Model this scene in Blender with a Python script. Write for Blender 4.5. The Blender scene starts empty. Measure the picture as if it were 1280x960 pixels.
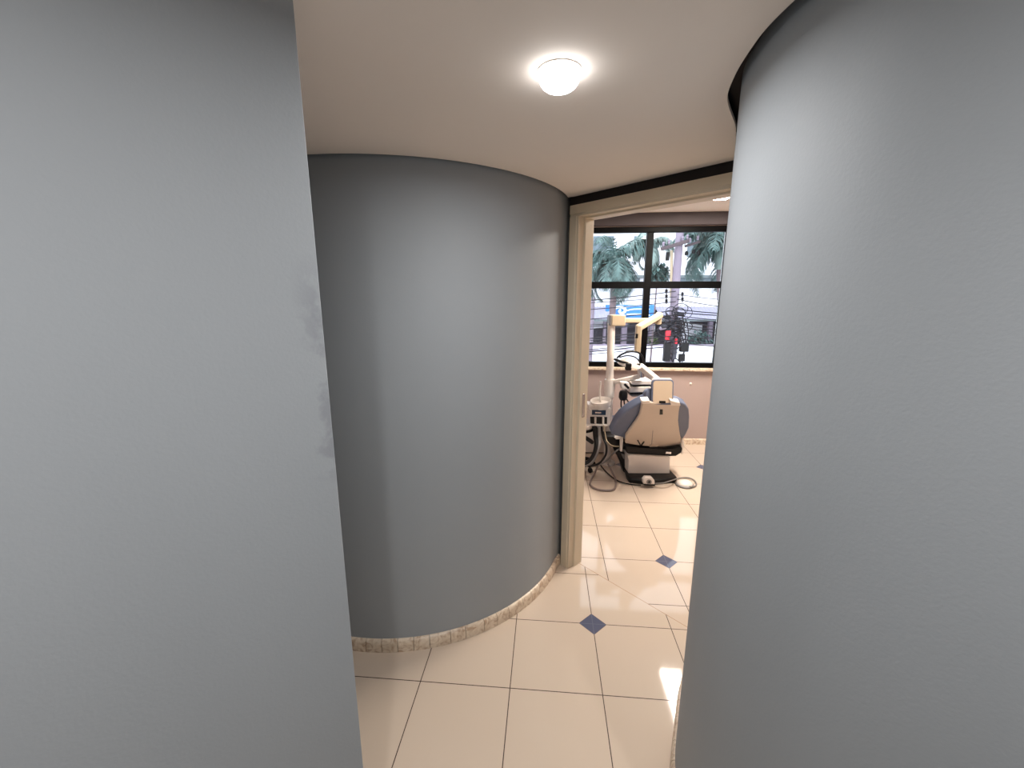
import bpy, bmesh, math, random
from mathutils import Vector, Matrix
random.seed(7)
S = bpy.context.scene
COL = S.collection
PI = math.pi
# ------------------------------------------------------------------ camera
FPX, PITCH, EYE = 518.0, math.radians(11.67), 1.67
cam = bpy.data.cameras.new('camera'); co = bpy.data.objects.new('camera', cam); COL.objects.link(co)
cam.sensor_width = 36; cam.lens = FPX/1280*36; cam.clip_start = .02; cam.clip_end = 300
co.location = (0, 0, EYE); co.rotation_euler = (PI/2-PITCH, 0, 0)
S.camera = co
cp, sp_ = math.cos(PITCH), math.sin(PITCH)
def at(x, y, Y):
    """the place in the room that a sight line reaches at forward distance Y"""
    v = y-480; a, b, d = x-640, FPX*cp-v*sp_, -(v*cp+FPX*sp_)
    t = Y/b
    return Vector((a*t, Y, EYE+d*t))
def on_plane(x, y, O, N):
    p = at(x, y, 1.0); c = Vector((0, 0, EYE)); d = p-c
    return c + d*((O-c).dot(N)/d.dot(N))

S.view_settings.view_transform = 'Standard'; S.view_settings.look = 'None'
S.view_settings.exposure = 1.18; S.view_settings.gamma = 1; S.view_settings.use_curve_mapping = False
S.cycles.use_denoising = True
S.cycles.max_bounces = 10; S.cycles.diffuse_bounces = 6; S.cycles.glossy_bounces = 5; S.cycles.transparent_max_bounces = 12
S.cycles.sample_clamp_indirect = 6

# ------------------------------------------------------------------ materials
def lin(c):
    return tuple(((v/255)/12.92 if v/255 <= .04045 else ((v/255+.055)/1.055)**2.4) for v in c)+(1,)
def mat(name, rgb, rough=.5, metal=0, var=.05, scale=6, bump=0, bscale=200, spec=.5, coat=0):
    m = bpy.data.materials.new(name); m.use_nodes = True
    nt = m.node_tree; N = nt.nodes; L = nt.links; b = N['Principled BSDF']
    b.inputs['Roughness'].default_value = rough; b.inputs['Metallic'].default_value = metal
    b.inputs['Specular IOR Level'].default_value = spec; b.inputs['Coat Weight'].default_value = coat
    tc = N.new('ShaderNodeTexCoord'); nz = N.new('ShaderNodeTexNoise'); nz.inputs['Scale'].default_value = scale
    nz.inputs['Detail'].default_value = 4
    L.new(tc.outputs['Object'], nz.inputs['Vector'])
    r = N.new('ShaderNodeValToRGB'); c = lin(rgb)
    r.color_ramp.elements[0].position = .3; r.color_ramp.elements[1].position = .7
    r.color_ramp.elements[0].color = tuple(v*(1-var) for v in c[:3])+(1,)
    r.color_ramp.elements[1].color = tuple(min(1, v*(1+var)) for v in c[:3])+(1,)
    L.new(nz.outputs['Fac'], r.inputs['Fac']); L.new(r.outputs['Color'], b.inputs['Base Color'])
    if bump:
        n2 = N.new('ShaderNodeTexNoise'); n2.inputs['Scale'].default_value = bscale
        bp = N.new('ShaderNodeBump'); bp.inputs['Strength'].default_value = bump; bp.inputs['Distance'].default_value = .002
        L.new(tc.outputs['Object'], n2.inputs['Vector']); L.new(n2.outputs['Fac'], bp.inputs['Height']); L.new(bp.outputs['Normal'], b.inputs['Normal'])
    return m
def emit(name, rgb, strength):
    m = bpy.data.materials.new(name); m.use_nodes = True
    b = m.node_tree.nodes['Principled BSDF']
    b.inputs['Base Color'].default_value = (.8, .8, .8, 1)
    b.inputs['Emission Color'].default_value = tuple(rgb)+(1,); b.inputs['Emission Strength'].default_value = strength
    return m

WALL = mat('wall_paint', (154, 160, 165), .62, var=.02, scale=1.5, bump=.12, bscale=160, spec=.3)
WALLS = mat('scuffed_wall_paint', (154, 160, 165), .62, var=.02, scale=1.5, bump=.12, bscale=160, spec=.3)
def scuff(m):
    nt = m.node_tree; N = nt.nodes; L = nt.links; b = N['Principled BSDF']
    src = b.inputs['Base Color'].links[0].from_socket
    g = N.new('ShaderNodeNewGeometry'); sp = N.new('ShaderNodeSeparateXYZ'); L.new(g.outputs['Position'], sp.inputs[0])
    nz = N.new('ShaderNodeTexNoise'); nz.inputs['Scale'].default_value = 18; nz.inputs['Detail'].default_value = 5; L.new(g.outputs['Position'], nz.inputs['Vector'])
    def rng(sock, a, c):
        n = N.new('ShaderNodeMapRange'); n.inputs[1].default_value = a; n.inputs[2].default_value = c; L.new(sock, n.inputs[0]); return n.outputs[0]
    def mul(a, c):
        n = N.new('ShaderNodeMath'); n.operation = 'MULTIPLY'; L.new(a, n.inputs[0]); L.new(c, n.inputs[1]); return n.outputs[0]
    k = mul(mul(rng(sp.outputs[0], -.425, -.395), rng(nz.outputs['Fac'], .47, .56)), mul(rng(sp.outputs[2], 1.26, 1.34), rng(sp.outputs[2], 1.76, 1.66)))
    mx = N.new('ShaderNodeMix'); mx.data_type = 'RGBA'; L.new(k, mx.inputs[0]); L.new(src, mx.inputs[6]); mx.inputs[7].default_value = lin((140, 145, 151))
    L.new(mx.outputs[2], b.inputs['Base Color'])
scuff(WALLS)
MAUVE = mat('mauve_paint', (172, 154, 148), .7, var=.03, scale=2, bump=.1, spec=.3)
CEIL = mat('ceiling_paint', (246, 239, 232), .85, var=.015, scale=1.2, bump=.05, spec=.2)
WALL_SHADE = mat('upper_wall_shade', (84, 78, 80), .8, var=.04, spec=.2)  # dark tone paints the shade on the wall over the window
DARK = mat('recess_shade_tone', (52, 48, 48), .8, var=.05, spec=.2)  # shade of the ceiling gap and door head, put into the colour
CREAM = mat('cream_enamel', (214, 202, 180), .4, var=.03, scale=3)
BLACKM = mat('black_aluminium', (4, 4, 5), .5, var=.1, spec=.1)
WHITE = mat('white_plastic', (222, 214, 206), .35, var=.02)
WHITE2 = mat('ivory_plastic', (196, 181, 166), .4, var=.03)
BEIGE = mat('beige_metal', (190, 172, 144), .4, var=.03)
BLACK = mat('black_plastic', (10, 10, 12), .42, var=.1, spec=.3)
BLUE = mat('blue_grey_vinyl', (97, 106, 128), .5, var=.04, scale=9, bump=.15, bscale=350)
GREY = mat('grey_plastic', (120, 116, 114), .45, var=.05)
CHROME = mat('brushed_steel', (200, 200, 204), .22, 1, var=.04)
HOSE = mat('grey_hose', (128, 114, 110), .5, var=.08)
MIRROR = mat('pale_headrest_panel', (205, 186, 162), .2, 0, var=.03)
DISPLAY = mat('dark_blue_display', (44, 62, 84), .15, var=.1)
TEAL = mat('pale_teal_plastic', (196, 216, 212), .4)
LAMP = emit('opal_glow', (1, .97, .95), 5)
TUBE = emit('ceiling_panel_glow', (1, .90, .79), 66)

def floor_mat():
    m = bpy.data.materials.new('polished_tiles'); m.use_nodes = True
    nt = m.node_tree; N = nt.nodes; L = nt.links; b = N['Principled BSDF']
    geo = N.new('ShaderNodeNewGeometry'); sep = N.new('ShaderNodeSeparateXYZ'); L.new(geo.outputs['Position'], sep.inputs[0])
    X, Y = sep.outputs[0], sep.outputs[1]
    def op(o, a, c=None, d=None):
        n = N.new('ShaderNodeMath'); n.operation = o
        for i, v in enumerate((a, c, d)):
            if v is None: continue
            if isinstance(v, (int, float)): n.inputs[i].default_value = v
            else: L.new(v, n.inputs[i])
        return n.outputs[0]
    def dot(ax, ay, ox, oy):
        return op('ADD', op('MULTIPLY', op('SUBTRACT', X, ox), ax), op('MULTIPLY', op('SUBTRACT', Y, oy), ay))
    yaw = math.radians(4.76); c, s = math.cos(yaw), math.sin(yaw)
    u1, v1 = dot(c, -s, .423, 1.872), dot(s, c, .423, 1.872)
    u2, v2 = dot(c, -s, 1.0, 2.398), dot(s, c, 1.0, 2.398)
    ex, ey = .48, -.532; l = math.hypot(ex, ey); ex /= l; ey /= l
    sd = dot(-ey, ex, .415, 2.398)                       # distance behind the threshold joint
    side = op('GREATER_THAN', sd, 0)
    def mixv(a, d): return op('ADD', op('MULTIPLY', a, op('SUBTRACT', 1, side)), op('MULTIPLY', d, side))
    u, v = mixv(u1, u2), mixv(v1, v2)
    def cell(w, p): return op('MULTIPLY', op('ABSOLUTE', op('SUBTRACT', op('FRACT', op('ADD', op('DIVIDE', w, p), 100.5)), .5)), p)
    gl = op('MINIMUM', cell(u, .4), cell(v, .4))
    joint = op('LESS_THAN', gl, .0019)
    seam = op('LESS_THAN', op('ABSOLUTE', sd), .0018)
    dia = op('ADD', cell(u, .8), cell(v, 1.6))
    dm = op('LESS_THAN', dia, .070); de = op('LESS_THAN', dia, .0725)
    nz = N.new('ShaderNodeTexNoise'); nz.inputs['Scale'].default_value = 2.2; nz.inputs['Detail'].default_value = 6
    L.new(geo.outputs['Position'], nz.inputs['Vector'])
    r = N.new('ShaderNodeValToRGB'); r.color_ramp.elements[0].color = lin((197, 180, 163)); r.color_ramp.elements[1].color = lin((203, 188, 172))
    L.new(nz.outputs['Fac'], r.inputs['Fac'])
    def mixc(f, a, col):
        n = N.new('ShaderNodeMix'); n.data_type = 'RGBA'; L.new(f, n.inputs[0]); L.new(a, n.inputs[6]); n.inputs[7].default_value = col
        return n.outputs[2]
    k = mixc(joint, r.outputs['Color'], lin((60, 42, 36)))
    k = mixc(seam, k, lin((168, 138, 116)))
    k = mixc(de, k, lin((120, 104, 100)))
    k = mixc(dm, k, lin((88, 92, 112)))
    L.new(k, b.inputs['Base Color'])
    b.inputs['Roughness'].default_value = .1; b.inputs['Specular IOR Level'].default_value = .33
    L.new(op('ADD', op('MULTIPLY', joint, .5), .055), b.inputs['Roughness'])
    return m
FLOOR = floor_mat()

def marble_mat():
    m = bpy.data.materials.new('cream_marble'); m.use_nodes = True
    nt = m.node_tree; N = nt.nodes; L = nt.links; b = N['Principled BSDF']; b.inputs['Roughness'].default_value = .35
    tc = N.new('ShaderNodeTexCoord'); nz = N.new('ShaderNodeTexNoise'); nz.inputs['Scale'].default_value = 26; nz.inputs['Detail'].default_value = 6
    nz.inputs['Distortion'].default_value = 1.5
    L.new(tc.outputs['Object'], nz.inputs['Vector'])
    r = N.new('ShaderNodeValToRGB'); e = r.color_ramp.elements
    e[0].position = .36; e[0].color = lin((186, 160, 136)); e[1].position = .5; e[1].color = lin((216, 198, 176))
    x = e.new(.68); x.color = lin((228, 212, 192))
    L.new(nz.outputs['Fac'], r.inputs['Fac']); L.new(r.outputs['Color'], b.inputs['Base Color'])
    return m
MARBLE = marble_mat()

def glass_mat():
    m = bpy.data.materials.new('window_glass'); m.use_nodes = True
    nt = m.node_tree; N = nt.nodes; L = nt.links; N.remove(N['Principled BSDF']); out = N['Material Output']
    t = N.new('ShaderNodeBsdfTransparent'); t.inputs[0].default_value = (.93, .95, .98, 1)
    g = N.new('ShaderNodeBsdfGlossy'); g.inputs['Roughness'].default_value = .02
    f = N.new('ShaderNodeFresnel'); f.inputs[0].default_value = 1.35
    mx = N.new('ShaderNodeMixShader'); L.new(f.outputs[0], mx.inputs[0]); L.new(t.outputs[0], mx.inputs[1]); L.new(g.outputs[0], mx.inputs[2])
    L.new(mx.outputs[0], out.inputs[0])
    return m
GLASS = glass_mat()

# ------------------------------------------------------------------ mesh builder
class MB:
    def __init__(s): s.v = []; s.f = []
    def add(s, vs, fs):
        n = len(s.v); s.v += [Vector(p) for p in vs]; s.f += [[i+n for i in q] for q in fs]; return s
    def box(s, c, size, rot=None):
        c = Vector(c); hx, hy, hz = (d/2 for d in size)
        vs = [Vector((x, y, z)) for z in (-hz, hz) for y in (-hy, hy) for x in (-hx, hx)]
        if rot is not None: vs = [rot @ p for p in vs]
        return s.add([c+p for p in vs], [(0, 2, 3, 1), (4, 5, 7, 6), (0, 1, 5, 4), (2, 6, 7, 3), (0, 4, 6, 2), (1, 3, 7, 5)])
    def bar(s, a, b, w, h, up=(0, 0, 1)):
        """square bar from a to b, w wide and h high"""
        a, b = Vector(a), Vector(b); d = b-a; z = d.normalized()
        x = z.cross(Vector(up)); x = x.normalized() if x.length > 1e-4 else Vector((1, 0, 0)); y = x.cross(z)
        R = Matrix((x, z, y)).transposed()
        return s.box((a+b)/2, (w, d.length, h), R)
    def tube(s, pts, r, n=10, closed=False, caps=True):
        pts = [Vector(p) for p in pts]; m = len(pts); rs = r if isinstance(r, (list, tuple)) else [r]*m
        vs = []; x = None
        for i, p in enumerate(pts):
            a = pts[i-1] if (i or closed) else p; b = pts[(i+1) % m] if (i < m-1 or closed) else p
            t = (b-a).normalized()
            if x is None:
                x = t.cross(Vector((0, 0, 1)));
                if x.length < .05: x = t.cross(Vector((0, 1, 0)))
            x = (x-t*x.dot(t)).normalized(); y = t.cross(x)
            vs += [p+(x*math.cos(q)+y*math.sin(q))*rs[i] for q in (2*PI*k/n for k in range(n))]
        fs = []
        for i in range(m if closed else m-1):
            j = (i+1) % m
            for k in range(n):
                l = (k+1) % n; fs.append((i*n+k, i*n+l, j*n+l, j*n+k))
        if caps and not closed: fs += [list(range(n))[::-1], [(m-1)*n+k for k in range(n)]]
        return s.add(vs, fs)
    def lathe(s, prof, c=(0, 0, 0), n=28, axis=(0, 0, 1), sx=1, sy=1):
        c = Vector(c); z = Vector(axis).normalized(); x = z.cross(Vector((0, 1, 0)))
        if x.length < .1: x = z.cross(Vector((1, 0, 0)))
        x.normalize(); y = z.cross(x); vs = []
        for (r, h) in prof:
            vs += [c+z*h+(x*math.cos(2*PI*k/n)*sx+y*math.sin(2*PI*k/n)*sy)*r for k in range(n)]
        fs = [(i*n+k, i*n+(k+1) % n, (i+1)*n+(k+1) % n, (i+1)*n+k) for i in range(len(prof)-1) for k in range(n)]
        fs += [list(range(n))[::-1], [(len(prof)-1)*n+k for k in range(n)]]
        return s.add(vs, fs)
    def prism(s, poly, off):
        poly = [Vector(p) for p in poly]; off = Vector(off); n = len(poly)
        fs = [list(range(n))[::-1], list(range(n, 2*n))]+[(i, (i+1) % n, n+(i+1) % n, n+i) for i in range(n)]
        return s.add(poly+[p+off for p in poly], fs)
    def plan(s, poly, z0, z1): return s.prism([(p[0], p[1], z0) for p in poly], (0, 0, z1-z0))
    def build(s, name, m, parent=None, bevel=0, smooth=True, seg=2, sub=0):
        me = bpy.data.meshes.new(name); me.from_pydata([tuple(p) for p in s.v], [], s.f); me.update()
        bm = bmesh.new(); bm.from_mesh(me); bmesh.ops.recalc_face_normals(bm, faces=bm.faces)
        if parent is not None and parent.type == 'MESH' and False: pass
        bm.to_mesh(me); bm.free(); me.materials.append(m)
        o = bpy.data.objects.new(name, me); COL.objects.link(o)
        # the origin goes to the middle of the thing's underside
        if s.v:
            c = Vector((sum(p.x for p in s.v)/len(s.v), sum(p.y for p in s.v)/len(s.v), min(p.z for p in s.v)))
            me.transform(Matrix.Translation(-c)); o.location = c
        if parent is not None:
            w = world_loc(parent); o.parent = parent; o.location = o.location-w
        if bevel:
            b = o.modifiers.new('b', 'BEVEL'); b.width = bevel; b.segments = seg; b.limit_method = 'ANGLE'; b.angle_limit = .6
        if sub:
            b = o.modifiers.new('s', 'SUBSURF'); b.levels = sub; b.render_levels = sub
        if smooth:
            for p in me.polygons: p.use_smooth = True
            try: me.set_sharp_from_angle(angle=math.radians(38))
            except Exception: pass
        return o
def world_loc(o):
    w = o.location.copy(); q = o.parent
    while q: w += q.location; q = q.parent
    return w
def tag(o, label=None, cat=None, group=None, kind=None):
    if label: o['label'] = label
    if cat: o['category'] = cat
    if group: o['group'] = group
    if kind: o['kind'] = kind
    return o
def thing(name, loc, label, cat, group=None, kind=None):
    o = bpy.data.objects.new(name, None); COL.objects.link(o); o.location = loc; o.empty_display_size = .1
    return tag(o, label, cat, group, kind)
def catmull(P, n=8, closed=False):
    P = [Vector(p) for p in P]; m = len(P); out = []
    for i in range(m if closed else m-1):
        g = (lambda k: P[k % m]) if closed else (lambda k: P[max(0, min(m-1, k))])
        p0, p1, p2, p3 = g(i-1), g(i), g(i+1), g(i+2)
        for k in range(n):
            t = k/n
            out.append(.5*((2*p1)+(p2-p0)*t+(2*p0-5*p1+4*p2-p3)*t*t+(3*p1-p0-3*p2+p3)*t**3))
    if not closed: out.append(P[-1])
    return out
def offs(P, d):
    """plan polyline moved d to its left"""
    out = []
    for i, p in enumerate(P):
        a = P[max(0, i-1)]; b = P[min(len(P)-1, i+1)]; t = Vector((b[0]-a[0], b[1]-a[1])).normalized()
        out.append(Vector((p[0]-t.y*d, p[1]+t.x*d)))
    return out
def band(P, d, z0, z1):
    """a standing strip of thickness d to the left of the plan polyline"""
    b = MB(); Q = offs(P, d); n = len(P)
    vs = []
    for i in range(n):
        for q, z in ((P[i], z0), (P[i], z1), (Q[i], z1), (Q[i], z0)): vs.append((q[0], q[1], z))
    fs = [(4*i+k, 4*i+(k+1) % 4, 4*(i+1)+(k+1) % 4, 4*(i+1)+k) for i in range(n-1) for k in range(4)]
    fs += [(3, 2, 1, 0), tuple(4*(n-1)+k for k in range(4))]
    return b.add(vs, fs)
def resample(P, step):
    P = [Vector((p[0], p[1])) for p in P]; out = [P[0]]; need = step
    for a, b in zip(P, P[1:]):
        l = (b-a).length; pos = 0
        while l-pos >= need: pos += need; out.append(a+(b-a)*pos/l); need = step
        need -= l-pos
    return out
def skirting(name, P, d=.017, h=.064, step=.075):
    """marble skirting in short cut pieces with rounded top edge"""
    b = MB(); R = resample(P, step/3)
    prof = [(0, 0), (d, 0), (d, h-.018), (d*.76, h-.007), (d*.4, h-.001), (0, h)]
    Q = {k: offs(R, k) for k in {p[0] for p in prof}}
    i = 0
    while i < len(R)-3:
        j = min(i+random.choice((3, 3, 4)), len(R)-1); vs = []; m = len(prof)
        for k in range(i, j+1):
            for (o, z) in prof:
                q = Q[o][k].copy()
                if k == i or k == j:
                    t = (R[min(k+1, len(R)-1)]-R[k-1 if k else 0]).normalized()*.0012; q += t if k == i else -t
                vs.append((q.x, q.y, z))
        n = j-i+1
        fs = [(a*m+k, a*m+(k+1) % m, (a+1)*m+(k+1) % m, (a+1)*m+k) for a in range(n-1) for k in range(m)]
        fs += [tuple(range(m))[::-1], tuple((n-1)*m+k for k in range(m))]
        b.add(vs, fs); i = j
    return tag(b.build(name, MARBLE), kind='structure')
def struct(o): return tag(o, kind='structure')

# ------------------------------------------------------------------ the setting: corridor
CZ, RZ = 2.20, 2.55                         # corridor and room ceilings
C0 = Vector((-.62, 2.65)); RW = .938
def arc(r, a0, a1, n): return [C0+Vector((math.cos(math.radians(a0+(a1-a0)*k/n)), math.sin(math.radians(a0+(a1-a0)*k/n))))*r for k in range(n+1)]
E = Vector((.672, -.7405)); NRM = Vector((.7405, .672)); J0 = Vector((.3185, 2.372))   # door plane: along, into the room, left outer corner
FW = .92
J1 = J0+E*FW
# curved wall between the door and the left passage
tail = [Vector((-1.75, 1.93)), Vector((-3.2, 2.2))]
cyl = [J0+NRM*.10+E*.015, Vector((.325, 2.47)), Vector((.298, 2.388))]+arc(RW+.004, -20, -112, 44)+tail
struct(band(cyl, -.10, 0, 2.62).build('wall_back', WALL))          # to its left = into the drum
skirting('baseboard_back', cyl[2:-1])
# wall at the left, ending in a sharp corner
lw = catmull([(-.385, .85, 0), (-.52, .705, 0), (-.665, .53, 0), (-.80, .30, 0), (-.89, .02, 0), (-.95, -.4, 0), (-.98, -1.2, 0), (-1.0, -2.4, 0)], 8)
back = [Vector((-3.2, -2.4, 0)), Vector((-3.2, .98, 0)), Vector((-.47, .955, 0))]
struct(MB().plan([(p.x, p.y) for p in lw]+[(p.x, p.y) for p in back], 0, 2.235).build('wall_left', WALLS, bevel=.0012))
skirting('baseboard_left', [Vector((p.x, p.y)) for p in lw])
# curved wall at the right
rw = catmull([(1.6, -2.4, 0), (1.52, -.9, 0), (1.42, -.2, 0), (1.20, .19, 0), (.93, .35, 0), (.72, .50, 0), (.60, .66, 0), (.553, .80, 0), (.539, .93, 0), (.550, 1.05, 0), (.579, 1.17, 0), (.647, 1.315, 0), (.722, 1.46, 0), (.80, 1.565, 0), (J1.x+.012, J1.y-.004, 0)], 8)
rwp = [Vector((p.x, p.y)) for p in rw]
struct(band(rwp, -.10, 0, 2.62).build('wall_right', WALL))
skirting('baseboard_right', rwp[40:-2], d=.013)
struct(MB().box((.3, -2.46, 1.31), (4.2, .1, 2.62)).build('wall_rear', WALL))
struct(MB().box((-3.25, 1.6, 1.31), (.1, 1.6, 2.62)).build('wall_passage', WALL))
# partition that holds the door: above it and beside it
pt = MB()
z0 = 2.157
A = J0-E*.02+NRM*.012; B = J1+E*.04+NRM*.012
pt.plan([A, B, B+NRM*.09, A+NRM*.09], z0, 2.62)
struct(pt.build('wall_door', DARK))  # the shade above the door frame is painted on as a dark colour
bl = J0+NRM*.102+E*.0
struct(MB().plan([J1+NRM*.0+E*.005, J1+NRM*.10+E*.005, (4.6, .95), (4.6, .85)], 0, 2.62).build('wall_room_near', MAUVE))
# ceiling of the corridor with its shadow gap
edge_r = catmull([(1.50, -2.40, 0), (1.40, -.4, 0), (1.15, .15, 0), (.88, .33, 0), (.67, .50, 0), (.565, .67, 0), (.525, .80, 0), (.510, .93, 0), (.519, 1.03, 0), (.545, 1.15, 0), (.590, 1.268, 0), (.70, 1.435, 0), (.745, 1.52, 0)], 8)
K0 = J0+E*.012+NRM*.0
edge = [p for p in arc(RW+.022, -112, -16.6, 46)]+[J0+Vector((.012, -.010)), J1-NRM*.0+E*-.02]+[Vector((p.x, p.y)) for p in edge_r][::-1]
poly = edge+[Vector((-1.6, -2.40)), Vector((-3.15, -2.40)), Vector((-3.15, 2.17))]
# two skins: the plasterboard and the sealed top of the gap
struct(MB().plan(poly, CZ, CZ+.012).build('ceiling', CEIL))
top = [(-3.3, -2.5), (1.7, -2.5), (1.7, .2), (1.3, .9), (J1.x+.06, J1.y+.06), (J0.x+.03, J0.y+.03), (-.2, 2.7), (-3.3, 2.7)]
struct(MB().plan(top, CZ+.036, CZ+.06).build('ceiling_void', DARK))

# ------------------------------------------------------------------ floor
struct(MB().plan([(-3.3, -2.5), (4.7, -2.5), (4.7, 4.85), (-1.2, 4.85), (-3.3, 4.85)], -.06, 0).build('floor', FLOOR))

# ------------------------------------------------------------------ the room behind the door
yaw = math.radians(4.76); G = Vector((math.sin(yaw), math.cos(yaw), 0)); Rr = Vector((math.cos(yaw), -math.sin(yaw), 0))
Wc = Vector((2.19, 4.60, 0))               # a point at the foot of the window wall
def W(u, g=0, z=0): return Wc+Rr*u+G*g+Vector((0, 0, z))
ROT = Matrix((Rr, G, Vector((0, 0, 1)))).transposed()
WX0, WX1, WZ0, WZ1 = -2.05, .135, .900, 2.42
wl, wr = -3.0, 2.2
m = MB()
m.box(W((wl+wr)/2, .09, WZ0/2), (wr-wl, .18, WZ0), ROT)
m.box(W((wl+wr)/2, .09, (WZ1+2.7)/2), (wr-wl, .18, 2.7-WZ1), ROT)
m.box(W((wl+WX0)/2, .09, (WZ0+WZ1)/2), (WX0-wl, .18, WZ1-WZ0), ROT)
m.box(W((wr+WX1)/2, .09, (WZ0+WZ1)/2), (wr-WX1, .18, WZ1-WZ0), ROT)
struct(m.build('wall_window', MAUVE))
struct(MB().plan([(4.42, .9), (4.52, .9), (4.62, 4.5), (4.50, 4.5)], 0, 2.7).build('wall_room_right', MAUVE))
struct(MB().plan([(-.52, 2.9), (-.42, 2.9), (-.56, 4.95), (-.66, 4.95)], 0, 2.7).build('wall_room_left', MAUVE))
P = [J0+NRM*.115, J0+NRM*.115+E*FW, Vector((4.6, 1.0)), Vector((4.7, 4.6)), Vector((-.8, 5.0)), Vector((-.6, 2.9))]
struct(MB().plan(P, RZ, RZ+.05).build('ceiling_room', CEIL))
skirting('baseboard_window', [Vector((W(u).x, W(u).y)) for u in (2.1, -2.9)], step=.3, h=.07)
# sill
struct(MB().box(W((WX0+WX1)/2, -.012, WZ0-.014), (WX1-WX0+.06, .08, .030), ROT).build('sill', MARBLE, bevel=.006))
bpy.data.objects['sill'].name = 'trim_1'
struct(MB().box(W((WX0+WX1)/2, -.03, (2.424+RZ)/2), (WX1-WX0+.5, .06, RZ-2.424), ROT).build('shade_strip', WALL_SHADE, bevel=.004))  # added strip standing in for the shaded wall between window and ceiling
# window: black frame, two columns by two rows repeated to the hidden left
win = thing('window_1', W((WX0+WX1)/2, .05, WZ0), None, None, kind='structure')
win['label'] = 'black framed window with four panes over the dental chair'
f = MB(); fw = .055
wc = (WX0+WX1)/2; wz = (WZ0+WZ1)/2; ww = WX1-WX0; wh = WZ1-WZ0
f.box(W(wc, .05, WZ0+fw/2), (ww, .07, fw), ROT); f.box(W(wc, .05, WZ1-fw/2), (ww, .07, fw), ROT)
f.box(W(WX0+fw/2, .05, wz), (fw, .07, wh-2*fw), ROT); f.box(W(WX1-fw/2, .05, wz), (fw, .07, wh-2*fw), ROT)
f.build('window_frame', BLACKM, win, bevel=.004)
TZ = 1.815; MU = [-.705, -1.50]
f = MB(); f.box(W(wc, .05, TZ), (ww-2*fw, .06, .074), ROT); f.build('transom', BLACKM, win, bevel=.004)
for u in MU:
    f = MB(); f.box(W(u, .048, wz), (.07, .062, wh-2*fw), ROT); f.build('mullion', BLACKM, win, bevel=.004)
us = [WX0+fw]+sorted(MU)+[WX1-fw]
for i in range(3):
    for (a, b) in ((WZ0+fw, TZ-.03), (TZ+.03, WZ1-fw)):
        f = MB(); f.box(W((us[i]+us[i+1])/2, .055, (a+b)/2), (us[i+1]-us[i]-.01, .005, b-a), ROT); f.build('glass_pane', GLASS, win, smooth=False)

# ------------------------------------------------------------------ door frame
door = thing('door_1', (J0.x, J0.y, 0), None, None, kind='structure'); door['label'] = 'cream enamelled door frame without a visible leaf'
H1, FC = 2.155, .058
def jamb_poly(base, s):
    # face strip, rebate and lining seen from above; s = +1 left jamb, -1 right
    q = lambda e, n: base+E*e*s+NRM*n
    return [q(0, -.012), q(FC-.014, -.012), q(FC-.010, -.006), q(FC, -.006), q(FC, .038), q(FC+.012, .040), q(FC+.012, .112), q(.02, .112), q(.02, .01), q(0, .01)]
MB().plan(jamb_poly(J0, 1), 0, H1-FC).build('jamb', CREAM, door, bevel=.0015)
MB().plan(jamb_poly(J1, -1), 0, H1-FC).build('jamb', CREAM, door, bevel=.0015)
hp = [(0, -.012), (FC-.014, -.012), (FC-.010, -.006), (FC, -.006), (FC, .038), (FC+.009, .040), (FC+.009, .112), (.02, .112), (.02, .01), (0, .01)]
hd = MB(); hv = [(J0.x+NRM.x*n, J0.y+NRM.y*n, H1-e) for e, n in hp]
hd.prism(hv, (E.x*FW, E.y*FW, 0)).build('header', CREAM, door, bevel=.0015)
sp = MB(); sc_ = J0+E*(FC+.0135)+NRM*.075
sp.bar((sc_.x, sc_.y, .98), (sc_.x, sc_.y, 1.12), .022, .003, up=(E.x, E.y, 0)); so = sp.build('strike_plate', CHROME, door, bevel=.001)

# ------------------------------------------------------------------ lamps
def downlight(x, y, label, glow):
    t = thing('downlight', (x, y, CZ), label, 'ceiling light')
    MB().lathe([(.046, -.002), (.0518, -.003), (.0525, -.001), (.0525, .0), (.046, .0)], (x, y, CZ), 40).build('trim_ring', WHITE, t)
    MB().lathe([(.0515*math.cos(math.radians(a))**.6, -.043*math.sin(math.radians(a))**.9) for a in (0, 12, 24, 36, 48, 60, 70, 78, 84, 87, 89)], (x, y, CZ), 40)  .build('diffuser', LAMP, t)
    la = bpy.data.lights.new('lamp_emitter', 'AREA'); la.shape = 'DISK'; la.size = .06; la.energy = glow; la.color = (1, .965, .945)
    lo = bpy.data.objects.new('lamp_emitter', la); COL.objects.link(lo); lo.parent = t; lo.location = (0, 0, -.048)
    return t
downlight(.113, 1.115, 'round opal dome downlight glowing in the corridor ceiling', 3.9)
downlight(-.205, -.05, 'round opal dome downlight further back along the corridor', 4.6)
downlight(.82, -.12, 'added unseen dome downlight behind the camera, brightening the right wall side', 4.4)  # unseen lamp added behind the camera to brighten the right wall
pn = thing('ceiling_panel', (1.80, 3.50, RZ), 'long narrow light fixture glowing on the ceiling beyond the door', 'ceiling light')
a = Vector((1.62, 4.10, 0)); ca = Vector((0, 0, 0))
pc = Vector((1.775, 3.44, 0))
MB().box(pc+Vector((0, 0, RZ-.003)), (.26, 1.22, .006), ROT).build('housing', WHITE, pn, bevel=.003)
for k in (-.055, .055):
    MB().box(pc+Rr*k+Vector((0, 0, RZ-.007)), (.10, 1.16, .003), ROT).build('diffuser', TUBE, pn)

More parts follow.
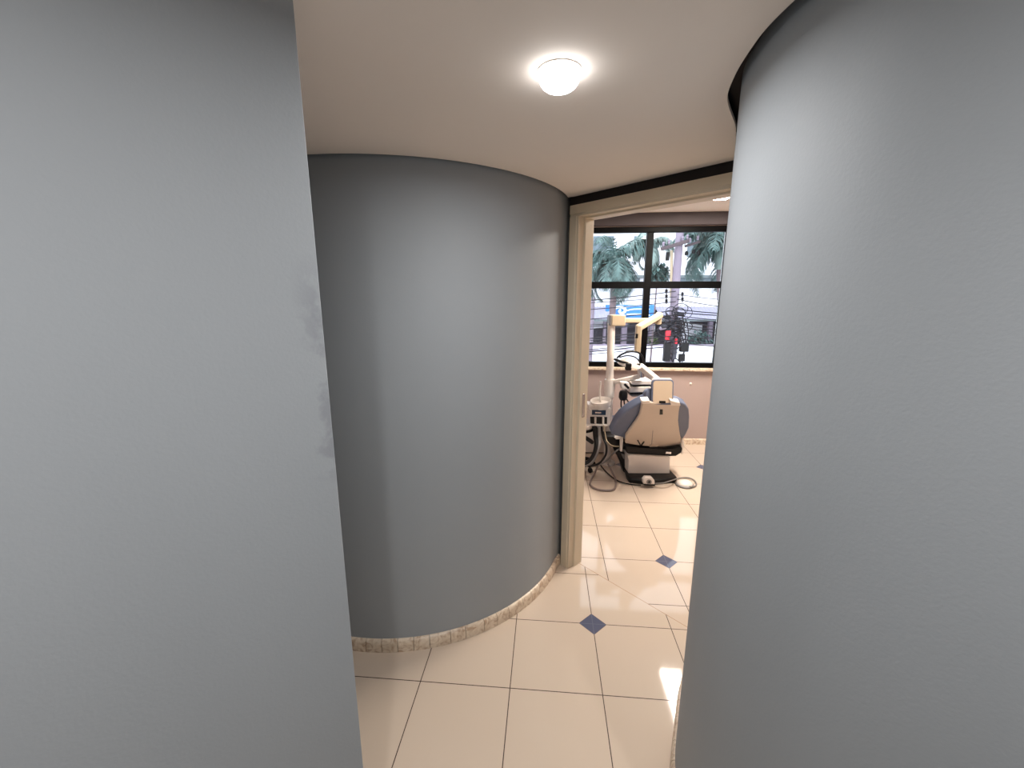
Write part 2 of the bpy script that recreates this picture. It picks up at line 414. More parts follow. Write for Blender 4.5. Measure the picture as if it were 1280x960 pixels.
# ------------------------------------------------------------------ dental chair
ch = thing('dental_chair', (1.33, 3.75, 0), 'white and blue-grey dental chair seen from behind under the window', 'dental chair')
BO = at(815, 557, 3.72)
ang = math.radians(8)
Vv = Vector((math.sin(ang)*.544, -.544*math.cos(ang), .839)).normalized()
Uu = Vector((math.cos(ang), math.sin(ang), 0)); Nn = Uu.cross(Vv).normalized()
if Nn.y > 0: Nn = -Nn
def tr(pts, O=None, n=0): return [on_plane(x, y, (O or BO)+Nn*n, Nn) for x, y in pts]
# shell
shell = [(803, 503.5), (827, 504.5), (850.7, 506), (849, 515), (848, 526), (849.5, 538), (851.5, 549), (852.5, 557), (833, 559.5), (814, 558.5), (797, 557), (781.7, 554.5), (782.5, 545), (788, 537), (794, 529), (798.5, 522), (800.6, 517)]
b = MB().prism(tr(shell), -Nn*.035); sh = b.build('backrest_shell', WHITE2, ch, bevel=.012, seg=3)
slot = [(825, 512), (828.5, 512), (828.5, 518.3), (824.6, 518.3)]
MB().prism(tr(slot, n=.003), -Nn*.01).build('slot_cover', BLACK, sh)
MB().prism(tr([(796.4, 550.4), (798, 550.2), (801.2, 556.2), (799.8, 556.8)], n=.003), -Nn*.008).build('emblem_stroke', BLACK, sh)
MB().prism(tr([(804.2, 552.0), (806.0, 552.3), (802.6, 557), (800.8, 556.8)], n=.003), -Nn*.008).build('emblem_stroke', BLACK, sh)
MB().prism(tr([(812.5, 556), (822, 557), (821.5, 565), (818.5, 565), (818.3, 562.6), (815.5, 562.4), (815.3, 565), (812.3, 564.6)], n=.008), -Nn*.02).build('latch_tab', WHITE2, sh, bevel=.002)
MB().prism(tr([(815.8, 538), (816.4, 538), (815.0, 556), (814.2, 556)], n=.0012), -Nn*.004).build('shell_seam', GREY, sh)
# upholstery
cush = [(808, 500), (830, 501), (850, 503), (857.5, 506.5), (861.4, 512), (862.3, 522), (861.6, 535), (858, 543), (854, 549), (840, 555), (800, 552), (782, 548), (764.8, 544), (764, 541), (771, 527), (777, 520), (784.4, 513.5), (796, 506.5)]
OC = BO-Nn*.038
MB().prism(tr(cush, OC), -Nn*.085).build('backrest_cushion', BLUE, ch, bevel=.016, seg=4)
# headrest
HO = at(829, 500, 3.40)
Hn = Vector((Nn.x, Nn.y, .16)).normalized()
def trh(pts, n=0): return [on_plane(x, y, HO+Hn*n, Hn) for x, y in pts]
def rrect(x0, y0, x1, y1, r, k=5, sk=0):
    out = []
    for cx, cy, a0 in ((x1-r, y0+r, -90), (x1-r, y1-r, 0), (x0+r, y1-r, 90), (x0+r, y0+r, 180)):
        for i in range(k+1):
            q = math.radians(a0+90*i/k); X = cx+r*math.cos(q); Y = cy+r*math.sin(q); out.append((X+sk*(Y-y0), Y))
    return out
hr = MB().prism(trh(rrect(815.2, 474.2, 842.4, 506, 4.2, sk=-.03)), -Hn*.02).build('headrest_frame', BLUE, ch, bevel=.004)
MB().prism(trh(rrect(817.0, 476, 840.8, 503.6, 3.4, sk=-.03), .003), -Hn*.006).build('headrest_panel', MIRROR, hr)
MB().prism(trh([(824, 501), (832, 501.2), (832, 504.2), (824, 504)], .0045), -Hn*.006).build('headrest_slot', BLACK, hr)
MB().prism([p-Hn*.021 for p in trh(rrect(817.5, 472.6, 842, 480, 3.2))], -Hn*.03).build('headrest_rim', WHITE, ch, bevel=.004)
MB().prism([p-Hn*.022 for p in trh(rrect(808.8, 485.5, 836, 505.5, 7))], -Hn*.075).build('headrest_cushion', BLUE, ch, bevel=.022, seg=3)
st0 = at(829, 503, 3.42); st1 = at(829, 515, 3.52)
MB().bar(st0-Hn*.03, st1-Nn*.02, .09, .018, up=Nn).build('headrest_stem', CHROME, ch, bevel=.003)
MB().prism(tr([(802, 501.5), (812, 501), (813, 505), (802.5, 505)], n=.002), -Nn*.05).build('shoulder_cap', WHITE, ch, bevel=.006)
MB().prism(tr([(838, 501), (850, 503.8), (851, 507.5), (838.5, 507)], n=.002), -Nn*.05).build('shoulder_cap', WHITE, ch, bevel=.006)
# seat, legrest and the black frame under them
d = Vector((-math.sin(ang), math.cos(ang), 0)); sC = BO+Vector((.0, 0, 0))
def CH(u, g, z): v = Vector((BO.x, BO.y, 0))+Uu*u+d*g; v.z = z; return v
RC = Matrix((Uu, d, Vector((0, 0, 1)))).transposed()
MB().box(CH(-.01, .30, .375), (.44, .46, .10), RC).build('seat_cushion', BLUE, ch, bevel=.035, seg=4)
MB().box(CH(-.01, .62, .365), (.36, .24, .085), RC).build('leg_rest', BLUE, ch, bevel=.035, seg=4)
MB().box(CH(-.01, .36, .285), (.42, .66, .075), RC).build('seat_frame', BLACK, ch, bevel=.012)
lf = at(815, 557, 3.70)
blk = [(781, 556.5), (797, 558.5), (814, 560), (833, 561), (852, 558.5), (853.5, 561), (852, 566), (845, 570.4), (834, 570.6), (815, 569.2), (797, 567.8), (784, 567)]
Yf = Vector((0, -1, 0))
def trv(pts, Y): return [at(x, y, Y) for x, y in pts]
MB().prism(trv(blk, 3.70), (0, .22, 0)).build('hinge_housing', BLACK, ch, bevel=.01)
MB().prism(trv([(832.5, 564.6), (839.5, 564.8), (839, 567.6), (832, 567.4)], 3.697), (0, .004, 0)).build('badge', CHROME, ch, bevel=.002)
# column cover
MB().prism(trv([(785.8, 568.6), (838, 571.2), (837.2, 595.0), (785.4, 591.8)], 3.67), (0, .34, 0)).build('column_cover', WHITE, ch, bevel=.008)
MB().prism(trv([(784.5, 569.5), (788, 569.7), (787.8, 574.5), (786, 575.8)], 3.665), (0, .04, 0)).build('cover_clip', WHITE, ch, bevel=.002)
# foot plate with chamfered front corners
fp = [at(x, y, 1) for x, y in ()]
def gp(x, y, z=0):
    p = at(x, y, 1.0); dz = (p.z-EYE); t = (z-EYE)/dz; return Vector((p.x*t, t, z))
q = [gp(786, 604), (gp(812, 607)), gp(843, 604.2), gp(846, 602), gp(837.5, 593.5)+Vector((0, .35, 0)), gp(784, 590)+Vector((.02, .35, 0)), gp(783, 600)]
MB().prism(q, (0, 0, .05)).build('foot_plate', BLACK, ch, bevel=.014)
# slanted lifting arm on the left of the column
MB().prism(trv([(768.5, 564), (777, 564), (786, 570), (786, 593), (784, 600), (781.5, 596), (777, 580)], 3.80), (0, .12, 0)).build('lift_arm', BLACK, ch, bevel=.012)
MB().prism(trv([(776.5, 567), (784, 569.5), (784, 577), (779, 573)], 3.79), (0, .03, 0)).build('arm_guard', GREY, ch, bevel=.004)
# left side rail and lever
MB().prism(trv([(757.2, 545), (771, 545.6), (782, 549), (782, 562), (770, 561.5), (764, 558), (757.5, 552)], 3.82), (0, .16, 0)).build('side_rail', BLACK, ch, bevel=.012)
MB().prism(trv([(768, 547), (774, 544.6), (779, 546), (778.5, 549), (770, 549.6)], 3.80), (0, .1, 0)).build('arm_cap', WHITE, ch, bevel=.006)
MB().prism(trv([(775.6, 546), (779.4, 546), (778.4, 564.8), (775.2, 564.6)], 3.74), (0, .03, 0)).build('side_lever', WHITE, ch, bevel=.005)
MB().prism(trv([(851.8, 549), (854.2, 548), (855.6, 556), (853.6, 568), (851.4, 567.4)], 3.73), (0, .04, 0)).build('side_lever', WHITE, ch, bevel=.005)
# socket box at the front of the foot plate
sb = MB().prism(trv([(804.3, 605), (804.0, 600), (807, 596.8), (815, 597), (818.3, 600.5), (818.8, 605.8)], 3.45), (0, .05, 0)).build('socket_box', WHITE, ch, bevel=.006)
cc = at(811.3, 602.3, 3.447)
MB().lathe([(.022, -.004), (.022, .006), (.012, .006), (.010, .002), (.002, .002)], cc, 20, axis=(0, -1, .1)).build('socket_ring', GREY, sb)
MB().lathe([(.0105, 0), (.0105, .0045), (.002, .0045)], cc, 16, axis=(0, -1, .1)).build('socket_hole', BLACK, sb)
MB().prism(trv([(804.3, 605), (818.8, 605.8), (818.6, 607.6), (805, 606.8)], 3.455), (0, .04, 0)).build('socket_foot', BLACK, sb)

# ------------------------------------------------------------------ foot control with its cable
fcx = gp(855.6, 606.8)
fc = thing('foot_control', fcx, 'round white foot control disc on the floor right of the chair base', 'foot pedal')
MB().lathe([(.076, 0), (.080, .006), (.078, .014), (.069, .020), (.065, .020)], fcx, 36).build('rim', GREY, fc)
MB().lathe([(.068, .012), (.067, .024), (.057, .036), (.035, .043), (.001, .045)], fcx, 36).build('pedal_disc', WHITE, fc)
cab = catmull([gp(819, 604.6, .03), gp(830, 603.6, .056), gp(840, 600.5, .056), gp(847, 598.2, .03), gp(855, 597.0, .012), gp(862, 597.6, .012), gp(868, 600.4, .012), gp(870.4, 604.5, .012), gp(868.5, 608, .012), gp(862, 608.5, .02)], 7)
MB().tube(cab, .0065, 8).build('cable', GREY, fc)

# ------------------------------------------------------------------ dental unit on its post
pb = at(766.5, 540, 4.0); px_, py_ = 0.955, 4.03
un = thing('dental_unit', (px_, py_, 0), 'white dental unit post with lamp arm and spittoon left of the chair', 'dental unit')
p0, p1 = Vector((at(767, 575, 4.03).x, 4.03, 0)), at(767.5, 402, 4.03)
p0.x = at(767, 575, 4.03).x
def post(z): return Vector((.985+(.957-.985)*z/1.5, 4.03, z))
ztop = at(767, 404, 4.03).z
MB().tube([post(0)+Vector((0, 0, .0)), post(.02), post(.021), post(ztop)], [.075, .075, .036, .036], 24).build('post', WHITE, un)
MB().tube([post(at(0, 496, 4.03).z), post(at(0, 480, 4.03).z), post(at(0, 474, 4.03).z)], [.048, .054, .050], 24).build('post_collar', WHITE, un)
bc = at(771.5, 400.2, 4.03)
MB().box(bc, (.135, .12, .105)).build('post_head', BEIGE, un, bevel=.01)
MB().box(bc+Vector((-.075, 0, 0)), (.02, .11, .1)).build('head_cap', GREY, un, bevel=.006)
# lamp arms
a1, a2 = at(779, 400.5, 4.03), at(823, 400.5, 4.10)
MB().bar(a1, a2, .055, .045).build('lamp_arm', BEIGE, un, bevel=.008)
b1, b2 = at(823.5, 400.5, 4.07), at(798.5, 409.5, 3.72)
MB().bar(b1+(b1-b2).normalized()*.03+Vector((0, 0, .048)), b2+Vector((0, 0, .0)), .06, .05).build('lamp_arm', BEIGE, un, bevel=.01)
MB().tube([a2-Vector((0, 0, .03)), b1+Vector((0, 0, .07))], .03, 16).build('arm_joint', BEIGE, un)
v1, v2 = at(798.3, 409, 3.70), at(796.5, 441, 3.70)
vp = MB().bar(v1+Vector((0, 0, .02)), v2, .05, .05, up=(0, 1, 0)).build('lamp_drop', BEIGE, un, bevel=.01)
MB().box(at(796, 420, 3.67), (.022, .006, .04)).build('switch', BLACK, vp, bevel=.002)
# lamp head: shallow shell with hoop handle
lc = at(786.5, 455, 3.66)
lh = MB().lathe([(.001, .066), (.04, .062), (.078, .044), (.102, .016), (.106, .0), (.100, -.004), (.07, -.006), (.001, -.006)], lc-Vector((0, 0, .01)), 32, axis=(.18, -.1, 1)).build('lamp_head', WHITE, un)
MB().tube([at(767.5, 448.8, 3.62), at(770, 449.6, 3.62), at(776, 452, 3.60), at(790, 455.4, 3.58), at(800, 455.5, 3.60)], [.009, .013, .011, .010, .009], 10).build('lamp_rim', BLACK, lh)
MB().tube(catmull([at(771, 447.6, 3.6), at(776, 443.6, 3.6), at(784, 440.2, 3.6), at(792, 439.6, 3.62), at(799, 441.5, 3.64), at(803.5, 447, 3.66), at(805.5, 455, 3.68)], 6), .0085, 10).build('lamp_handle', BLACK, lh)
MB().tube(catmull([at(774, 446.8, 3.57), at(782, 444.8, 3.56), at(790, 445.2, 3.56), at(796, 448, 3.57), at(800, 453.5, 3.58)], 6), .006, 8).build('lamp_handle', BLACK, lh)
MB().box(at(785.3, 458.3, 3.58), (.05, .05, .062)).build('lamp_grip', BLACK, lh, bevel=.008)
# tray arm
t0, t1 = at(768, 477.5, 4.0), at(801, 470, 3.86)
MB().bar(t0, t1, .055, .042).build('tray_arm', WHITE, un, bevel=.01)
MB().tube([at(801.5, 471.5, 3.86), at(800.6, 461, 3.86)], .030, 18).build('tray_arm_pivot', CHROME, un)
MB().bar(at(799.5, 457, 3.84), at(822.5, 476.5, 3.62), .055, .055).build('tray_arm', WHITE, un, bevel=.012)
tc_ = at(800, 487, 3.92)
tb = MB().prism(trv([(787.5, 476.8), (815, 475.6), (815, 481.2), (790, 481.4)], 3.86), (0, .22, 0)).build('instrument_tray', WHITE, un, bevel=.008)
MB().prism(trv([(789.5, 481.8), (815, 481.6), (815, 483.6), (792, 484)], 3.88), (0, .16, 0)).build('tray_slot', BLACK, tb)
MB().prism(trv([(788, 484), (813.5, 483.4), (813, 490.2), (787, 490.8)], 3.86), (0, .2, 0)).build('tray_body', WHITE, tb, bevel=.006)
MB().prism(trv([(787.5, 491), (808.5, 490.2), (808, 492.8), (787.6, 493)], 3.87), (0, .18, 0)).build('tray_slot', BLACK, tb)
MB().prism(trv([(787, 493.2), (806, 493), (805, 495.4), (790, 496)], 3.88), (0, .14, 0)).build('tray_base', GREY, tb, bevel=.004)
MB().tube([at(800.5, 496, 3.95), at(800.8, 512, 3.95)], .016, 12).build('tray_stem', CHROME, tb)
MB().prism(trv([(776, 477.5), (786, 478), (788, 484), (786, 488), (777, 486)], 3.84), (0, .06, 0)).build('handpiece_holder', WHITE, tb, bevel=.008)
MB().tube([at(781, 480.5, 3.80), at(785.5, 485, 3.82)], .012, 8).build('handpiece', BLACK, tb)
MB().lathe([(.012, .05), (.03, .044), (.040, .02), (.042, -.02), (.030, -.045), (.012, -.05)], at(779, 494, 3.80), 14).build('handpiece_block', BLACK, tb)
for pts in ([(777, 497), (776.4, 504), (776.8, 510), (778.5, 515)], [(780, 498), (780.4, 504), (782, 509), (785, 514)], [(782, 497), (786, 503), (790, 508), (794, 512)]):
    MB().tube(catmull([at(x, y, 3.82+.002*(y-497)) for x, y in pts], 5), .007, 8).build('handpiece_hose', BLACK, tb)
MB().prism(trv([(773.4, 511.5), (784, 511.5), (781, 516), (775, 519.5)], 3.98), (0, .02, 0)).build('tray_flap', TEAL, tb, bevel=.003)
# spittoon: bowl, spout, body with display and holder
bw = at(751, 503.5, 3.90)
sb_ = MB().lathe([(.028, -.05), (.078, -.046), (.094, -.02), (.101, .02), (.099, .028), (.092, .022), (.080, -.005), (.040, -.025), (.001, -.028)], bw, 36, axis=(-.14, -.10, 1), sx=1.0, sy=1.05).build('spittoon_bowl', WHITE, un)
MB().tube(catmull([at(750.6, 503, 3.97), at(750, 492, 3.97), at(750.2, 484, 3.97), at(750.8, 476.5, 3.97)], 5), .0085, 10).build('spout', WHITE, sb_)
bd = MB().prism(trv([(735.2, 506), (763.6, 510), (765, 513.5), (763.5, 516.5), (762.5, 532.5), (737.5, 532.2), (737.8, 514), (735.6, 513)], 3.84), (0, .17, 0)).build('spittoon_body', WHITE, un, bevel=.01)
dp = MB().prism(trv([(740, 512.6), (757.5, 513.0), (757.2, 519), (740, 518.6)], 3.832), (0, .01, 0)).build('display', DISPLAY, bd, bevel=.002)
MB().prism(trv([(744, 515), (751.5, 515.2), (751.5, 516.8), (744, 516.6)], 3.829), (0, .004, 0)).build('display_readout', CHROME, dp)
MB().prism(trv([(737.8, 521), (759, 521.4), (758.8, 530.8), (738.2, 530.2)], 3.832), (0, .012, 0)).build('holder_recess', BLACK, bd)
for x in (744.2, 754):
    MB().tube([at(x, 521.5, 3.82), at(x, 532, 3.82)], .010, 10).build('suction_handpiece', WHITE, bd)
MB().prism(trv([(737.2, 530.6), (759.6, 531.2), (759.6, 533), (737.4, 532.4)], 3.80), (0, .05, 0)).build('holder_lip', WHITE, bd, bevel=.004)
# hoses hanging from the holder
hs = [([(743.5, 533), (744.2, 546), (745.5, 556), (743.5, 566), (739, 574), (733, 579.5), (722, 580.5), (706, 580)], .022, BLACK),
      ([(748.5, 533), (749, 545), (748.6, 556), (745.5, 566), (741.5, 574.5), (737, 579.5), (725, 583), (706, 583)], .018, GREY),
      ([(752, 533), (753.5, 546), (757.5, 556), (757.8, 566), (754.5, 573), (749, 579), (741, 582), (726, 582)], .010, BLACK),
      ([(754.5, 531), (757, 545), (759, 552), (765, 557), (774, 558)], .005, BEIGE)]
for i, (pts, r, mm) in enumerate(hs):
    MB().tube(catmull([at(x, y, 3.80-.004*max(0, y-545)) for x, y in pts], 6), r, 12).build('hose', mm, un)
# thin cord loops on the floor
def cord(name, pts, r, mm, lab, cat='hose', closed=False):
    o = MB().tube(catmull([gp(x, y, z) for x, y, z in pts], 8, closed), r, 8, closed=closed).build(name, mm)
    return tag(o, lab, cat)
cord('floor_hose', [(748, 580, .10), (744, 590, .03), (739, 600, .012), (738.2, 606, .012), (745, 611, .012), (757, 613, .012), (767, 611.5, .012), (770, 605, .012), (768.5, 597, .02), (764, 588, .08), (760, 580, .15)], .009, HOSE, 'thin grey hose lying in a loop on the floor below the spittoon')
cord('power_cord', [(750, 580.5, .05), (757, 589, .012), (766, 597, .012), (776, 602.5, .012), (790, 605.6, .012), (801, 606.4, .012)], .006, BLACK, 'dark cord running across the floor to the chair socket box', 'cord')
cord('spiral_cord', [(774, 561, .24), (767, 566.5, .2), (760, 574, .12), (752, 579.5, .07), (744, 582, .05)], .008, GREY, 'grey hose sagging from the chair rail to the suction hoses')

# ------------------------------------------------------------------ stool and junction box at the left
fb = thing('junction_cabinet', at(745, 545, 4.3), 'low white cabinet on the floor behind the spittoon hoses', 'cabinet')
fb.location.z = 0
pz = at(745, 531, 4.30).z; x0, x1 = at(716, 531, 4.3).x, at(768, 531, 4.3).x
MB().box(((x0+x1)/2, 4.40, pz/2), (x1-x0, .2, pz-.03)).build('body', WHITE, fb, bevel=.01)
MB().box(((x0+x1)/2, 4.40, .0125), (x1-x0-.03, .17, .025)).build('plinth', GREY, fb, bevel=.003)
MB().box(((x0+x1)/2, 4.395, pz-.008), (x1-x0+.02, .215, .02)).build('lid', WHITE, fb, bevel=.006)
sc0 = Vector((.675, 3.92, 0))
stl = thing('dental_stool', sc0, 'white seated operator stool with a tilted black rest half hidden by the door frame', 'stool')
MB().lathe([(.02, .43), (.125, .43), (.138, .445), (.138, .475), (.125, .49), (.02, .495)], sc0, 32).build('seat', WHITE, stl)
MB().lathe([(.132, .405), (.137, .428), (.08, .43), (.03, .43)], sc0, 32).build('seat_pan', BLACK, stl)
MB().tube([sc0+Vector((0, 0, .08)), sc0+Vector((0, 0, .42))], .024, 16).build('gas_column', CHROME, stl)
for k in range(5):
    q = 2*PI*k/5+.3; dv = Vector((math.cos(q), math.sin(q), 0))
    lg = MB().tube([sc0+Vector((0, 0, .10)), sc0+dv*.09+Vector((0, 0, .085)), sc0+dv*.155+Vector((0, 0, .06))], [.022, .018, .014], 10).build('leg', BLACK, stl)
    MB().lathe([(.010, -.012), (.025, -.010), (.025, .010), (.010, .012)], sc0+dv*.155+Vector((0, 0, .0252)), 16, axis=(-dv.y, dv.x, 0)).build('caster', BLACK, lg)
bb = MB().bar(at(719, 538.5, 3.70), at(741.5, 553.5, 3.70), .05, .035).build('backrest', BLACK, stl, bevel=.012)
MB().bar(at(727, 546, 3.72), at(722, 560, 3.72), .03, .012).build('backrest_stem', CHROME, stl, bevel=.003)
# small plug on the wall below the sill
pw = W(-.16, -.006, .72)
tag(MB().lathe([(.014, -.006), (.013, .004), (.006, .010), (.001, .011)], pw, 16, axis=(-G.x, -G.y, 0)).build('wall_plug', WHITE), 'tiny round white plug on the mauve wall below the window', 'plug')

# ------------------------------------------------------------------ outside
SZ = -3.9
STREET = mat('street_paving', (176, 174, 172), .85, var=.08, scale=.6)
FACADE = mat('white_render', (236, 236, 240), .8, var=.03, scale=.5)
ROOFG = mat('violet_grey_sheet', (150, 148, 166), .6, var=.1, scale=1.2)
SHOP = mat('dark_shopfront', (62, 60, 70), .5, var=.3, scale=1.4)
SIGNB = mat('blue_sign_board', (52, 124, 196), .45, var=.12, scale=.8)
SIGNW = mat('white_sign_paint', (238, 244, 250), .5)
PANEG = mat('shaded_glass', (92, 108, 116), .15, var=.2, scale=1.5)
EAVE = mat('grey_green_eave', (96, 106, 108), .6)
CONC = mat('grey_concrete', (148, 136, 150), .85, var=.1, scale=2)
CABLE = mat('black_cable', (24, 24, 32), .6)
RED = mat('red_enamel', (214, 40, 58), .4)
WOOD = mat('dark_timber', (92, 80, 84), .8, var=.15, scale=3)
LEAF = mat('palm_green', (88, 114, 110), .55, var=.55, scale=3.5)
LEAF2 = mat('pale_palm_green', (146, 166, 160), .55, var=.3, scale=1.5)
TRUNK = mat('palm_trunk', (134, 118, 122), .9, var=.2, scale=5)
HEDGE = mat('hedge_green', (96, 112, 76), .7, var=.35, scale=3)
DUSTY = mat('dusty_rose', (176, 120, 120), .7, var=.2)
struct(MB().box((12, 24, SZ-.1), (90, 60, .2)).build('street', STREET))
FY = 24.0
fz = lambda y: at(800, y, FY).z
fx = lambda x: at(x, 373, FY).x
bx0, bx1 = -3, 24
bld = thing('commercial_building', (9, FY, SZ), 'long white commercial building with blue sign across the street', 'building')
MB().box(((bx0+bx1)/2, FY+3.1, (fz(357)+7.5)/2), (bx1-bx0, 6, 7.5-fz(357)-.0)).build('upper_storey', FACADE, bld)
MB().box(((bx0+bx1)/2, FY+.0, fz(346)), (bx1-bx0, .5, .16)).build('eave', EAVE, bld, bevel=.02)
MB().box(((bx0+bx1)/2, FY+.05, fz(357)-.1), (bx1-bx0, .6, .18)).build('ledge', FACADE, bld)
x = bx0+.5; k = 0
while x < bx1-1.4:
    w = (1.0, 1.35, .8, 1.2)[k % 4]
    wf = MB().box((x+w/2, FY+.08, (fz(347.5)+fz(353.5))/2), (w, .08, fz(347.5)-fz(354))).build('strip_window', PANEG, bld)
    x += w+(.25, .5, .35)[k % 3]; k += 1
MB().box(((bx0+bx1)/2, FY+3.1, (fz(357)+fz(385))/2-.05), (bx1-bx0, 5.9, fz(357)-fz(385)+.1)).build('middle_wall', FACADE, bld)
for xx in (5.0, 7.4, 10.4, 13):
    MB().box((xx, FY+.08, fz(308)), (1.3, .1, 1.1)).build('upper_window', PANEG, bld, bevel=.02)
    MB().box((xx, FY+.06, fz(308)-.62), (1.5, .2, .1)).build('window_ledge', FACADE, bld)
# corrugated canopy sheet with ribs
def sheet(x0, x1):
    b = MB(); n = int((x1-x0)/.09); vs = []; fs = []
    ya, yb = FY-.05, FY-1.3; za, zb = fz(384)+.02, at(800, 399, FY-1.3).z
    for i in range(n+1):
        xx = x0+(x1-x0)*i/n; dz = .025*(i % 2)
        for (yy, zz) in ((ya, za), (yb, zb), (yb, zb-.03), (ya, za-.03)): vs.append((xx, yy, zz+dz))
    fs = [(4*i+k, 4*i+(k+1) % 4, 4*i+4+(k+1) % 4, 4*i+4+k) for i in range(n) for k in range(4)]+[(3, 2, 1, 0), tuple(4*n+k for k in range(4))]
    b.add(vs, fs); b.build('awning_sheet', ROOFG, bld, smooth=False)
    zz = zb-.1
    b = MB().box(((x0+x1)/2, yb, zb-.06), (x1-x0, .06, .1)); b.build('awning_fascia', EAVE, bld)
sheet(fx(819), 22); sheet(2.0, fx(765))
gz0 = fz(432)-3
MB().box(((bx0+bx1)/2, FY+2.9, (SZ+fz(386))/2), (bx1-bx0, .3, fz(386)-SZ)).build('shop_back', SHOP, bld)
MB().box(((bx0+bx1)/2, FY+1.4, fz(386)+.0), (bx1-bx0, 2.8, .1)).build('shop_ceiling', FACADE, bld)
random.seed(3)
x = 2.6
while x < 20:
    w = random.choice((.14, .22, .3))
    MB().box((x, FY+.2+random.random()*.5, (SZ+fz(386))/2), (w, .25, fz(386)-SZ-.06)).build('pillar', random.choice((FACADE, FACADE, CONC)), bld)
    x += random.uniform(.7, 1.7)
x = 2.9
while x < 19:
    w = random.uniform(.5, 1.1); zc = random.uniform(fz(420), fz(402))
    MB().box((x, FY+1.2+random.random(), zc), (w, .12, random.uniform(.35, .9))).build('shop_panel', random.choice((FACADE, DUSTY, CONC, EAVE, FACADE)), bld)
    x += w+random.uniform(.3, 1.0)
# blue sign with white swirl
sg = thing('shop_sign', (fx(790), FY-.5, fz(398)), 'blue shop sign with white swirl on the building across the street', 'sign')
sy = FY-.55
def sx(x): return at(x, 390, sy).x
def sz(y): return at(790, y, sy).z
MB().box(((sx(757)+sx(818))/2, sy+.06, (sz(381)+sz(399.5))/2), (sx(818)-sx(757), .12, sz(381)-sz(399.5))).build('board', SIGNB, sg, bevel=.02)
sw = [(at(x, y, sy-.02)) for x, y in [(769, 395), (766.5, 390), (769, 385.5), (774, 383.8), (779, 384.6), (781.6, 387.6), (779.5, 391), (775.6, 391.2), (774, 388.8), (776, 387)]]
MB().tube(catmull(sw, 6), [.05+.03*math.sin(PI*i/54) for i in range(55)], 8).build('swirl', SIGNW, sg)
for pts in ([(778, 384.2), (788, 382.8), (800, 381.8), (812, 381.9)], [(781, 389), (790, 386.8), (800, 386.4), (812, 386.6)], [(783, 393), (795, 392.6), (812, 394)]):
    MB().tube(catmull([at(x, y, sy-.02) for x, y in pts], 5), .035, 6).build('stripe', SIGNW, sg)
# white flat canopy roof in front of the shops
cz = -.86
def cy(y): p = at(800, y, 1); return (cz-EYE)/(p.z-EYE)
cp_ = thing('forecourt_canopy', (9, cy(445), SZ), 'white flat canopy roof in front of the shops below the window', 'canopy')
ya, yb = cy(432.2), cy(458)
MB().box((11, (ya+yb)/2, cz-.1), (20, ya-yb, .2)).build('roof_slab', FACADE, cp_, bevel=.02)
MB().box((11, ya-.06, cz+.04), (20, .12, .09)).build('kerb', CONC, cp_)
MB().tube([(1.2, ya-3.2, cz+.02), (8.4, ya-.9, cz+.02)], .03, 8).build('drain_pipe', CONC, cp_)
for xx in (2, 7.5, 13, 19):
    for yy in (yb+.8, ya-.8):
        MB().bar((xx, yy, SZ), (xx, yy, cz-.2), .25, .25, up=(0, 1, 0)).build('column', FACADE, cp_, bevel=.02)
# hedge between canopy and shops
def blob(name, c, r, n, mm, lab, cat, leaf=.09, group=None):
    b = MB(); c = Vector(c); r = Vector(r)
    for i in range(n):
        v = Vector((random.gauss(0, 1), random.gauss(0, 1), random.gauss(0, 1))).normalized()*(random.random()**.4)
        p = c+Vector((v.x*r.x, v.y*r.y, v.z*r.z)); q = Matrix.Rotation(random.random()*6.3, 3, 'Z') @ Matrix.Rotation(random.uniform(-1.1, 1.1), 3, 'X')
        l = leaf*random.uniform(.7, 1.4); w = l*.4
        b.add([p+q @ Vector(a) for a in ((-w*.2, -l, 0), (w*.2, -l, 0), (w, 0, .02), (0, l, 0), (-w, 0, .02))], [(0, 1, 2, 3, 4)])
    o = b.build(name, mm, smooth=False)
    return tag(o, lab, cat, group)
def tall_bush(name, x, ytop, Y, rx, ry, n, mm, lab):
    t_ = at(x, ytop, Y); h = (t_.z-SZ)/2
    return blob(name, (t_.x, Y, SZ+h), (rx, ry, h), n, mm, lab, 'bush', .13)
tall_bush('clipped_bush', 814, 419, 23.3, .85, .3, 1700, HEDGE, 'yellow-green bush in front of the shops left of the utility pole')
tall_bush('leafy_shrub', 876, 411, 23.3, 1.0, .3, 1800, LEAF, 'dark green shrub in front of the shops right of the utility pole')
tq = at(822, 343, 14.7)
tr_ = thing('street_tree', (tq.x, 14.7, SZ), 'small dark leafy treetop left of the pole just above the window transom', 'tree')
f_ = blob('foliage', tq, (.42, .4, .38), 520, LEAF, None, None, .10)
f_.parent = tr_; f_.location = f_.location-tr_.location
MB().tube([(tq.x, 14.7, SZ), (tq.x-.05, 14.7, -1), (tq.x, 14.7, tq.z)], [.05, .04, .02], 8).build('trunk', TRUNK, tr_)
